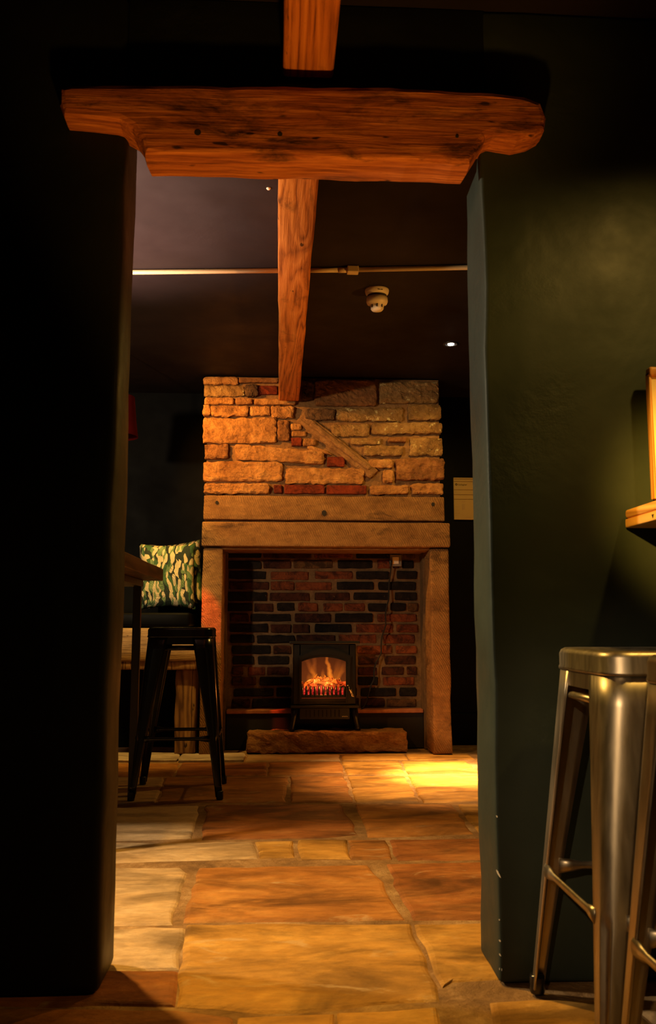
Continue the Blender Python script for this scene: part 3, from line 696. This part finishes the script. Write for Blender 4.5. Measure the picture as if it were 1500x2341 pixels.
tongue(0.232, 0.440, 0.035, 0.008, 0.004, M_TONGUE, SY+0.075); tongue(0.335, 0.44, 0.036, 0.008, -0.004, M_TONGUE, SY+0.075); tongue(0.285, 0.442, 0.028, 0.008, 0.006, M_TONGUE, SY+0.075)
def log(p0, p1, r, m, seed):
    bm = bmesh.new(); n = 9; p0, p1 = Vector(p0), Vector(p1)
    pts = [p0.lerp(p1, k/n) + Vector((0, 0, 0.006*math.sin(k*1.3+seed))) for k in range(n+1)]
    add_tube(bm, pts, [r*(0.75+0.25*math.sin(k*1.9+seed)) for k in range(n+1)], 9)
    for v in bm.verts: v.co += Vector(noise.noise_vector(v.co*45+Vector((seed, 0, 0))))*0.004
    return sp(from_bm('log', bm, m, None, True))
log((wx0-.01, SY+0.045, 0.405), (0.27, SY+0.06, 0.452), 0.016, M_LOG, 1); log((0.24, SY+0.055, 0.446), (0.39, SY+0.05, 0.432), 0.014, M_LOG, 2)
log((0.17, SY+0.04, 0.412), (0.36, SY+0.035, 0.424), 0.017, M_LOG, 3); log((0.335, SY+0.05, 0.452), (0.335, SY+0.03, 0.408), 0.010, M_LOG, 4)
log((0.35, SY+0.045, 0.422), (wx1+.01, SY+0.05, 0.412), 0.018, M_LOGD, 5); log((wx0-.01, SY+0.03, 0.395), (0.24, SY+0.03, 0.408), 0.017, M_LOGD, 6)
log((0.22, SY+0.03, 0.437), (0.225, SY+0.03, 0.400), 0.012, M_LOG, 7); log((0.30, SY+0.028, 0.40), (0.41, SY+0.03, 0.402), 0.015, M_LOGD, 8)
sp(rough('ember_bed', (wx0-.015, SY+0.035, 0.335), (wx1+.015, SY+0.095, 0.402), 0.01, (14, 2, 2), 0.005, 30, M_EMBER, None, 3))
sp(box('grate_rail', (wx0-.008, SY+0.013, 0.330), (wx1+.008, SY+0.026, 0.348), M_BLACK, None, 0.002))
for k in range(11):
    x = wx0+0.004+k*0.0268
    bm = bmesh.new(); add_tube(bm, [(x, SY+0.019, 0.34), (x, SY+0.018, 0.375), (x, SY+0.021, 0.397), (x, SY+0.026, 0.402)], [0.0082, 0.0078, 0.0075, 0.003], 7)
    sp(from_bm('grate_bar', bm, M_BLACK, None, True))
def m_glass():
    m, nt, b = mat('stove_window_glass'); b.inputs['Base Color'].default_value = (1, 1, 1, 1); b.inputs['Transmission Weight'].default_value = 1.0
    b.inputs['Roughness'].default_value = 0.02; b.inputs['IOR'].default_value = 1.02; b.inputs['Alpha'].default_value = 0.12; return m
bm = bmesh.new(); add_prism(bm, arch(wx0-.005, wx1+.005, 0.297, 0.556, 0.030), XZ, SY+0.004, SY+0.007)
sub(from_bm('window_glass', bm, m_glass()))
fg = point('stove_glow', (0.28, SY+0.03, 0.47), 0.55, (1.0, 0.28, 0.04), 0.03); fg.parent = sv; fg.location = Vector((0.28, SY-0.02, 0.43))-sv.location
fg.data.energy = 2.6

# socket and lead on the brick back
so = thing('wall_socket', 'small grey socket box with a cream switch on the brick back', 'socket', (0.752, 5.80, 1.20))
P = onY(891, 1268, 5.79); Q = onY(918, 1295, 5.79)
adopt(box('back_box', (P.x, 5.775, Q.z), (Q.x, 5.80, P.z), M_GREYBOX, None, 0.004, 2), so)
P = onY(897, 1273, 5.775); Q = onY(912, 1289.5, 5.775)
adopt(box('switch_plate', (P.x, 5.769, Q.z), (Q.x, 5.776, P.z), M_CREAM, None, 0.002), so)
P = onY(894, 1285, 5.77)
adopt(rough('plug', (P.x-.012, 5.752, P.z-.012), (P.x+.008, 5.776, P.z+.012), 0.004, (0, 0, 0), 0, 1, M_BLKMETAL, None), so)
cp = [(894, 1289), (893, 1310), (890, 1330), (889, 1350), (889, 1368), (885, 1385), (881.5, 1405), (882, 1428), (877, 1444), (873, 1458), (871.5, 1475), (871.5, 1492), (866, 1504), (859, 1518), (855, 1538), (855, 1552), (848, 1568), (843, 1586), (838, 1602), (829, 1617), (815, 1626)]
pts = [onY(a, b, 5.765+0.015*math.sin(i*0.7)) for i, (a, b) in enumerate(cp)]
pts[-1].y = 5.722; pts[-2].y = 5.745
fine = []
for i in range(len(pts)-1):
    p0, p1, p2, p3 = pts[max(i-1, 0)], pts[i], pts[i+1], pts[min(i+2, len(pts)-1)]
    for k in range(3):
        t_ = k/3; fine.append(0.5*((2*p1)+(p2-p0)*t_+(2*p0-5*p1+4*p2-p3)*t_*t_+(3*p1-p0-3*p2+p3)*t_**3))
fine.append(pts[-1])
ca = tube('power_cable', fine, 0.0048, M_HOLE, None, 7)
tag(ca, 'black electric lead hanging from the socket down to the stove', 'cable')

# ------------------------------------------------------------------ bench with cushions, left of the chimney breast
bn = thing('timber_bench', 'thick rough timber bench against the back wall left of the fireplace', 'bench', (-1.2, 5.65, 0))
adopt(rough('seat_timber', (-2.2, 5.43, 0.565), (-0.505, 5.88, 0.765), 0.012, (26, 4, 3), 0.005, 12, M_SLEEPER, None, 4, True), bn)
adopt(rough('seat_rail', (-2.2, 5.44, 0.515), (-0.505, 5.86, 0.565), 0.006, (20, 3, 1), 0.003, 8, M_POST, None, 5), bn)
adopt(rough('leg', (-0.632, 5.47, 0.012), (-0.505, 5.80, 0.515), 0.012, (1, 3, 6), 0.007, 7, M_POST, None, 6, True), bn)
adopt(rough('leg', (-2.1, 5.47, 0.0), (-1.97, 5.80, 0.515), 0.012, (1, 3, 6), 0.007, 7, M_POST, None, 7, True), bn)
sc = rough('seat_pad', (-2.15, 5.44, 0.773), (-0.548, 5.87, 0.86), 0.018, (14, 4, 1), 0.002, 4, M_LEATHER, None, 8, True)
tag(sc, 'black padded seat cushion on the timber bench', 'seat cushion')
def m_leaf():
    m, nt, b = mat('leaf_print_fabric'); tc = N(nt, 'ShaderNodeTexCoord'); oi = N(nt, 'ShaderNodeObjectInfo')
    ad = N(nt, 'ShaderNodeVectorMath', operation='ADD'); nt.links.new(tc.outputs['Object'], ad.inputs[0]); nt.links.new(oi.outputs['Random'], ad.inputs[1])
    wn = N(nt, 'ShaderNodeTexNoise'); wn.inputs['Scale'].default_value = 7; nt.links.new(ad.outputs[0], wn.inputs['Vector'])
    wm = N(nt, 'ShaderNodeVectorMath', operation='SCALE'); wm.inputs['Scale'].default_value = 0.10; nt.links.new(wn.outputs['Color'], wm.inputs[0])
    a2 = N(nt, 'ShaderNodeVectorMath', operation='ADD'); nt.links.new(ad.outputs[0], a2.inputs[0]); nt.links.new(wm.outputs[0], a2.inputs[1])
    def leaves(rot, scl, seed):
        mp = N(nt, 'ShaderNodeMapping'); mp.inputs['Rotation'].default_value = (0, rot, 0); mp.inputs['Scale'].default_value = scl; mp.inputs['Location'].default_value = (seed, 0, seed)
        nt.links.new(a2.outputs[0], mp.inputs['Vector'])
        v1 = N(nt, 'ShaderNodeTexVoronoi'); v1.inputs['Scale'].default_value = 1.0; nt.links.new(mp.outputs[0], v1.inputs['Vector'])
        sep = N(nt, 'ShaderNodeSeparateXYZ'); nt.links.new(v1.outputs['Color'], sep.inputs[0])
        return v1.outputs['Distance'], sep.outputs['X']
    d1, r1 = leaves(0.55, (52, 3, 17), 0.0); d2, r2 = leaves(-0.45, (46, 3, 14), 3.3)
    c1 = ramp(nt, r1, [(0.0, (0.006, 0.016, 0.007)), (0.25, (0.035, 0.10, 0.03)), (0.42, (0.14, 0.22, 0.08)), (0.55, (0.62, 0.50, 0.27)), (0.82, (0.008, 0.02, 0.008))])
    c2 = ramp(nt, r2, [(0.0, (0.66, 0.53, 0.29)), (0.4, (0.20, 0.27, 0.11)), (0.58, (0.025, 0.075, 0.02)), (0.74, (0.58, 0.47, 0.25))])
    for n_ in nt.nodes:
        if n_.type == 'VALTORGB': n_.color_ramp.interpolation = 'CONSTANT'
    f = ramp(nt, d2, [(0.40, 1.0), (0.47, 0.0)]); c = mix(nt, f, c1, c2)
    wv = N(nt, 'ShaderNodeTexWave'); wv.inputs['Scale'].default_value = 55; wv.inputs['Distortion'].default_value = 2.5; wv.bands_direction = 'DIAGONAL'; nt.links.new(a2.outputs[0], wv.inputs['Vector'])
    c = mix(nt, 0.6, c, ramp(nt, wv.outputs['Fac'], [(0.2, 0.3), (0.8, 1.0)]), 'MULTIPLY')
    setc(nt, b, c); b.inputs['Roughness'].default_value = 0.85
    bump(nt, b, tex(nt, ad.outputs[0], 14, 4), 0.5, 0.02); return m
M_LEAF = m_leaf()
def pillow(name, label, loc, w_, h_, t_, tilt, rz, roll, seed):
    bm = bmesh.new(); n = 22; V = {}
    for s in (0, 1):
        for i in range(n+1):
            for j in range(n+1):
                u_, v_ = 2*i/n-1, 2*j/n-1
                edge = (1-abs(u_)**2.6)*(1-abs(v_)**2.6); th = t_*max(edge, 0)**0.42*(1 if s else -1)
                sx = 1-0.07*(1-abs(u_)**2)*0-0.06*(1-v_*v_)*abs(u_); sz = 1-0.10*(1-u_*u_)*abs(v_)
                p = Vector((u_*w_*sx, th, v_*h_*sz)); nn = noise.noise_vector(p*16+Vector((seed, 0, 0)))
                p += Vector((nn[0]*0.004, nn[1]*0.011*(edge**0.3 if edge > 0 else 0), nn[2]*0.004))
                if i in (0, n) or j in (0, n): key = (0, i, j)
                else: key = (s, i, j)
                if key not in V: V[key] = bm.verts.new(p)
    def g(s, i, j): return V[(0, i, j)] if (i in (0, n) or j in (0, n)) else V[(s, i, j)]
    for s in (0, 1):
        for i in range(n):
            for j in range(n): bm.faces.new((g(s, i, j), g(s, i+1, j), g(s, i+1, j+1), g(s, i, j+1)))
    o = from_bm(name, bm, M_LEAF, None, True); o.location = loc; o.rotation_euler = (tilt, roll, rz); return tag(o, label, 'pillow', 'leaf print pillows on the bench')
pillow('throw_pillow', 'green and cream leaf print pillow beside the table corner', (-0.715, 5.60, 1.092), 0.180, 0.215, 0.06, -0.12, 0.03, -0.02, 1)
pillow('throw_pillow', 'leaf print pillow tucked behind the fireplace edge', (-0.685, 5.765, 1.115), 0.180, 0.215, 0.055, -0.10, -0.05, -0.09, 5)

# ------------------------------------------------------------------ high table on the left
tb = thing('high_table', 'tall dark wooden table with black metal legs behind the left door jamb', 'table', (-0.95, 3.7, 0))
adopt(rough('tabletop', (-1.42, 3.05, 1.004), (-0.575, 4.36, 1.062), 0.005, (6, 10, 0), 0.0015, 5, M_TABLE, None, 2, True), tb)
adopt(box('apron_frame', (-1.30, 3.14, 0.972), (-0.66, 4.29, 1.004), M_BLKMETAL, None, 0.003), tb)
for (x, y) in ((-0.68, 4.25), (-1.28, 4.25), (-0.72, 3.18), (-1.28, 3.18)):
    adopt(box('leg', (x-.018, y-.018, 0.004), (x+.018, y+.018, 0.974), M_BLKMETAL, None, 0.003), tb)
    
# ------------------------------------------------------------------ metal bar stools
def make_stool(name, label, m, loc, seat, foot, H, rz=0.0, group=None):
    t = thing(name, label, 'bar stool', loc, 0, group); Rz = Matrix.Rotation(rz, 4, 'Z')
    def fin(nm, bm, smooth=True):
        bmesh.ops.transform(bm, matrix=Rz, verts=bm.verts); return from_bm(nm, bm, m, t, smooth)
    def sq(h, r, n=6):
        out = []
        for (cx, cy, a0) in ((h-r, h-r, 0), (-h+r, h-r, 90), (-h+r, -h+r, 180), (h-r, -h+r, 270)):
            for k in range(n+1):
                a = math.radians(a0+90*k/n); out.append((cx+r*math.cos(a), cy+r*math.sin(a)))
        return out
    h = seat/2; bm = bmesh.new(); rings = []
    for (ins, z) in ((0.0, H-0.046), (-0.002, H-0.044), (-0.002, H-0.040), (0.0, H-0.036), (0.0, H-0.012), (0.004, H-0.004), (0.012, H), (0.035, H-0.001), (0.05, H-0.006)):
        rings.append([bm.verts.new((x, y, z)) for x, y in sq(h-ins, max(0.052-ins, 0.012))])
    n = len(rings[0])
    for a, b in zip(rings, rings[1:]):
        for k in range(n): bm.faces.new((a[k], a[(k+1) % n], b[(k+1) % n], b[k]))
    bm.faces.new(rings[-1])
    fin('seat', bm)
    # skirt under the seat
    for s in range(4):
        bm = bmesh.new(); add_box(bm, (-h+0.06, -h+0.003, H-0.078), (h-0.06, -h+0.006, H-0.044))
        bmesh.ops.rotate(bm, cent=(0, 0, 0), matrix=Matrix.Rotation(s*math.pi/2, 3, 'Z'), verts=bm.verts); fin('skirt', bm, False)
    f = foot/2; ztop = H-0.044
    def corner(z):     # half width of the leg corner at height z
        return h-0.002+(f-h+0.002)*(1-z/ztop)
    def size(z):
        q = z/ztop; return 0.030+0.066*q**1.2, 0.013+0.036*q
    for s in range(4):
        bm = bmesh.new(); zs = [0.012, 0.06, 0.15, 0.255, 0.27, 0.285, 0.4, 0.55, ztop-0.06, ztop]
        rings = []
        for z in zs:
            c = corner(z); Lf, r = size(z); th = 0.004; groove = 0.007 if z < 0.262 else (0.004 if z < 0.275 else 0.0)
            pts = [(c-Lf, c), (c-Lf*0.6-r*0.4, c)]
            for k in range(9):
                a = math.radians(90-90*k/8); g_ = groove if k in (3, 4, 5) else 0
                pts.append((c-r+(r-g_)*math.cos(a), c-r+(r-g_)*math.sin(a)))
            pts += [(c, c-Lf*0.6-r*0.4), (c, c-Lf)]
            inn = [(c-th, c-Lf), (c-th, c-Lf*0.6-r*0.4)]
            for k in range(8, -1, -1):
                a = math.radians(90-90*k/8); g_ = groove if k in (3, 4, 5) else 0
                rr = max(r-th-g_, 0.002); inn.append((c-r+rr*math.cos(a), c-r+rr*math.sin(a)))
            inn += [(c-Lf*0.6-r*0.4, c-th), (c-Lf, c-th)]
            rings.append([bm.verts.new((x, y, z)) for x, y in pts+inn])
        nn = len(rings[0])
        for a, b in zip(rings, rings[1:]):
            for k in range(nn): bm.faces.new((a[k], a[(k+1) % nn], b[(k+1) % nn], b[k]))
        bm.faces.new(rings[0]); bm.faces.new(rings[-1])
        bmesh.ops.rotate(bm, cent=(0, 0, 0), matrix=Matrix.Rotation(s*math.pi/2, 3, 'Z'), verts=bm.verts)
        lg = fin('leg', bm)
        for p_ in lg.data.polygons: p_.use_smooth = True
        c = corner(0.0)-0.013; bm = bmesh.new()
        add_lathe(bm, [(0, 0), (0.015, 0), (0.0165, 0.004), (0.0165, 0.034), (0.015, 0.038), (0, 0.038)], 14, (c, c, 0.0))
        bmesh.ops.rotate(bm, cent=(0, 0, 0), matrix=Matrix.Rotation(s*math.pi/2, 3, 'Z'), verts=bm.verts)
        bmesh.ops.transform(bm, matrix=Rz, verts=bm.verts); o = from_bm('rubber_foot', bm, M_STOOLK if m is M_STEEL else M_BLKMETAL, lg, True)
        # foot rung on each side and brace under the seat
        zr = 0.268; c = corner(zr)-0.004; Lf = size(zr)[0]; e = c-Lf+0.012
        bm = bmesh.new(); add_tube(bm, [(-e, -c, zr), (-e+0.03, -c, zr), (-e+0.05, -c, zr), (e-0.05, -c, zr), (e-0.03, -c, zr), (e, -c, zr)], [0.017, 0.013, 0.0085, 0.0085, 0.013, 0.017], 10)
        for v in bm.verts: v.co.y = -c+(v.co.y+c)*0.5
        bmesh.ops.rotate(bm, cent=(0, 0, 0), matrix=Matrix.Rotation(s*math.pi/2, 3, 'Z'), verts=bm.verts); fin('foot_rung', bm)
        zb = H-0.098; c = corner(zb)-0.012; e = c-size(zb)[0]+0.03
        bm = bmesh.new(); add_tube(bm, [(-e, -c, zb), (e, -c, zb)], 0.008, 10)
        bmesh.ops.rotate(bm, cent=(0, 0, 0), matrix=Matrix.Rotation(s*math.pi/2, 3, 'Z'), verts=bm.verts); fin('seat_brace', bm)
    return t
make_stool('bar_stool', 'black metal bar stool beside the tall table in the far room', M_STOOLK, (-0.47, 4.335, 0.001), 0.31, 0.425, 0.775, 0.02)
make_stool('bar_stool', 'silver metal bar stool standing against the green wall', M_STEEL, (0.768, 1.79, 0.001), 0.315, 0.43, 0.745, 0.0, 'silver bar stools along the ledge')
make_stool('bar_stool', 'nearer silver bar stool mostly cut off by the right edge', M_STEEL, (0.775, 1.345, 0.001), 0.315, 0.42, 0.745, 0.0, 'silver bar stools along the ledge')

# ------------------------------------------------------------------ ledge and framed board on the right
lg = thing('drinks_ledge', 'honey coloured wooden ledge at the right edge above the silver stools', 'ledge', (1.03, 1.4, 1.03))
adopt(rough('top_board', (0.823, 0.6, 1.046), (1.25, 2.036, 1.068), 0.008, (4, 10, 0), 0.0006, 4, M_LEDGE, None, 3, True), lg)
adopt(rough('lower_board', (0.823, 0.6, 1.024), (1.25, 2.036, 1.0455), 0.004, (4, 10, 0), 0.0006, 4, M_LEDGE, None, 4, True), lg)
p = onY(1488, 1176, 1.86)
nt_ = bmesh.new(); add_prism(nt_, [(1.872, 1.0375), (1.884, 1.0375), (1.878, 1.0285)], lambda u_, v_, d: (d, u_, v_), 0.8222, 0.83)
adopt(from_bm('notch', nt_, M_HOLE), lg)

fr = thing('framed_board', 'pine framed cream board on the wall above the ledge at the right edge', 'frame', (1.02, 2.02, 1.25))
fx0, fx1, fz0, fz1, fy0, fy1 = 0.876, 1.17, 1.088, 1.406, 1.984, 2.006
adopt(rough('stile', (fx0, fy0, fz0), (fx0+.006, fy1, fz1-.012), 0.002, (0, 2, 6), 0, 1, M_FRAME, None, 1, True), fr)
adopt(rough('stile', (fx1-.016, fy0, fz0), (fx1, fy1, fz1-.012), 0.005, (0, 2, 6), 0, 1, M_FRAME, None, 2, True), fr)
adopt(rough('top_rail', (fx0, fy0-.006, fz1-.024), (fx1, fy1, fz1), 0.006, (4, 2, 0), 0, 1, M_FRAME, None, 3, True), fr)
adopt(rough('bottom_rail', (fx0+.006, fy0, fz0), (fx1-.016, fy1, fz0+.010), 0.003, (4, 2, 0), 0, 1, M_FRAME, None, 4, True), fr)
adopt(box('backing_card', (fx0+.006, fy0+.003, fz0+.010), (fx1-.016, fy0+.014, fz1-.024), M_MAT), fr)
adopt(box('hanging_cleat', (0.95, fy1, 1.30), (1.10, WF+0.02, 1.33), M_FRAME), fr)

# ------------------------------------------------------------------ red lampshade and certificate in the far room
ls = thing('pendant_lamp', 'dim red lampshade hanging beside the left door jamb', 'lamp', (-0.93, 4.9, CEIL))
lathe('shade', [(0.10, -0.29), (0.115, -0.45), (0.125, -0.52), (0.122, -0.52), (0.112, -0.45), (0.097, -0.29)], M_RED, ls, 28)
tube('flex', [(0, 0, -0.0), (0, 0, -0.31)], 0.004, M_BLKMETAL, ls, 6)
lathe('shade_carrier', [(0, -0.30), (0.1, -0.298), (0.1, -0.304), (0, -0.306)], M_BLKMETAL, ls, 16)
lathe('bulb_holder', [(0, -0.31), (0.018, -0.31), (0.018, -0.37), (0.026, -0.40), (0.018, -0.43), (0, -0.435)], M_CREAM, ls, 14)
red = spot('red_patch_spot', (-0.93, 4.9, 1.86), (-0.42, 5.43, 0.85), 260, (1.0, 0.10, 0.02), 8, 0.6, 0.02)  # narrow red spot added for the patch on the jamb; the shade is unlit

nf = thing('certificate', 'printed certificate hanging on the dark wall right of the fireplace', 'certificate', (1.27, 5.89, 1.65))
P = onY(1037, 1092, 5.885); Q = onY(1093, 1188, 5.885); x0, x1, z0, z1 = P.x, P.x+0.215, Q.z, P.z
adopt(box('sheet', (x0, 5.884, z0), (x1, 5.899, z1), M_PAPER), nf)
def bar(px0, py0, px1, py1, nm='print_line', m=M_INK):
    a = onY(px0, py0, 5.884); b = onY(px1, py1, 5.884)
    return adopt(box(nm, (a.x, 5.8828, b.z), (min(b.x, x1), 5.8838, a.z), m), nf)
M_RULE = m_plain('printed_rule', (0.20, 0.10, 0.04), 0.8); M_FAINT = m_plain('faint_print', (0.42, 0.29, 0.16), 0.8)
for y in (1095.5, 1101, 1120, 1131, 1141.5): bar(1037.5, y-0.8, 1110, y+0.8, 'ruled_line', M_RULE)
for (a, b, c, d) in ((1056, 1146, 1064, 1147.5), (1040, 1158, 1049, 1159), (1056, 1152, 1063, 1165), (1040, 1173, 1052, 1174), (1066, 1182.5, 1077, 1183.8), (1040, 1124, 1044, 1126), (1040, 1167, 1050, 1168), (1056, 1177, 1062, 1178), (1040, 1178, 1046, 1179)):
    bar(a, b, c, d, 'print_line', M_FAINT)
def text(s, px, py, size, m, parent):
    cu = bpy.data.curves.new('text', 'FONT'); cu.body = s; cu.size = size; cu.extrude = 0.0003
    o = bpy.data.objects.new('text', cu); COL.objects.link(o); bpy.context.view_layer.update()
    me = bpy.data.meshes.new_from_object(o.evaluated_get(bpy.context.evaluated_depsgraph_get())); bpy.data.objects.remove(o)
    p = onY(px, py, 5.8832); me.transform(Matrix.Translation(p) @ Matrix.Rotation(math.pi/2, 4, 'X'))
    me.materials.clear(); me.materials.append(m)
    return adopt(link('printed_heading', me, m), parent)
text('Gallagher', 1047.2, 1109.6, 0.0165, M_INK, nf)
p = onY(1043.3, 1107.5, 5.8832); bm = bmesh.new(); add_lathe(bm, [(0.0035, 0.0), (0.0035, 0.0006), (0.0078, 0.0006), (0.0078, 0.0)], 20)
bmesh.ops.rotate(bm, cent=(0, 0, 0), matrix=Matrix.Rotation(math.pi/2, 3, 'X'), verts=bm.verts); bmesh.ops.translate(bm, vec=p, verts=bm.verts)
adopt(from_bm('printed_emblem', bm, M_INK), nf)
bar(1069, 1104, 1069.6, 1112, 'print_line', M_FAINT)
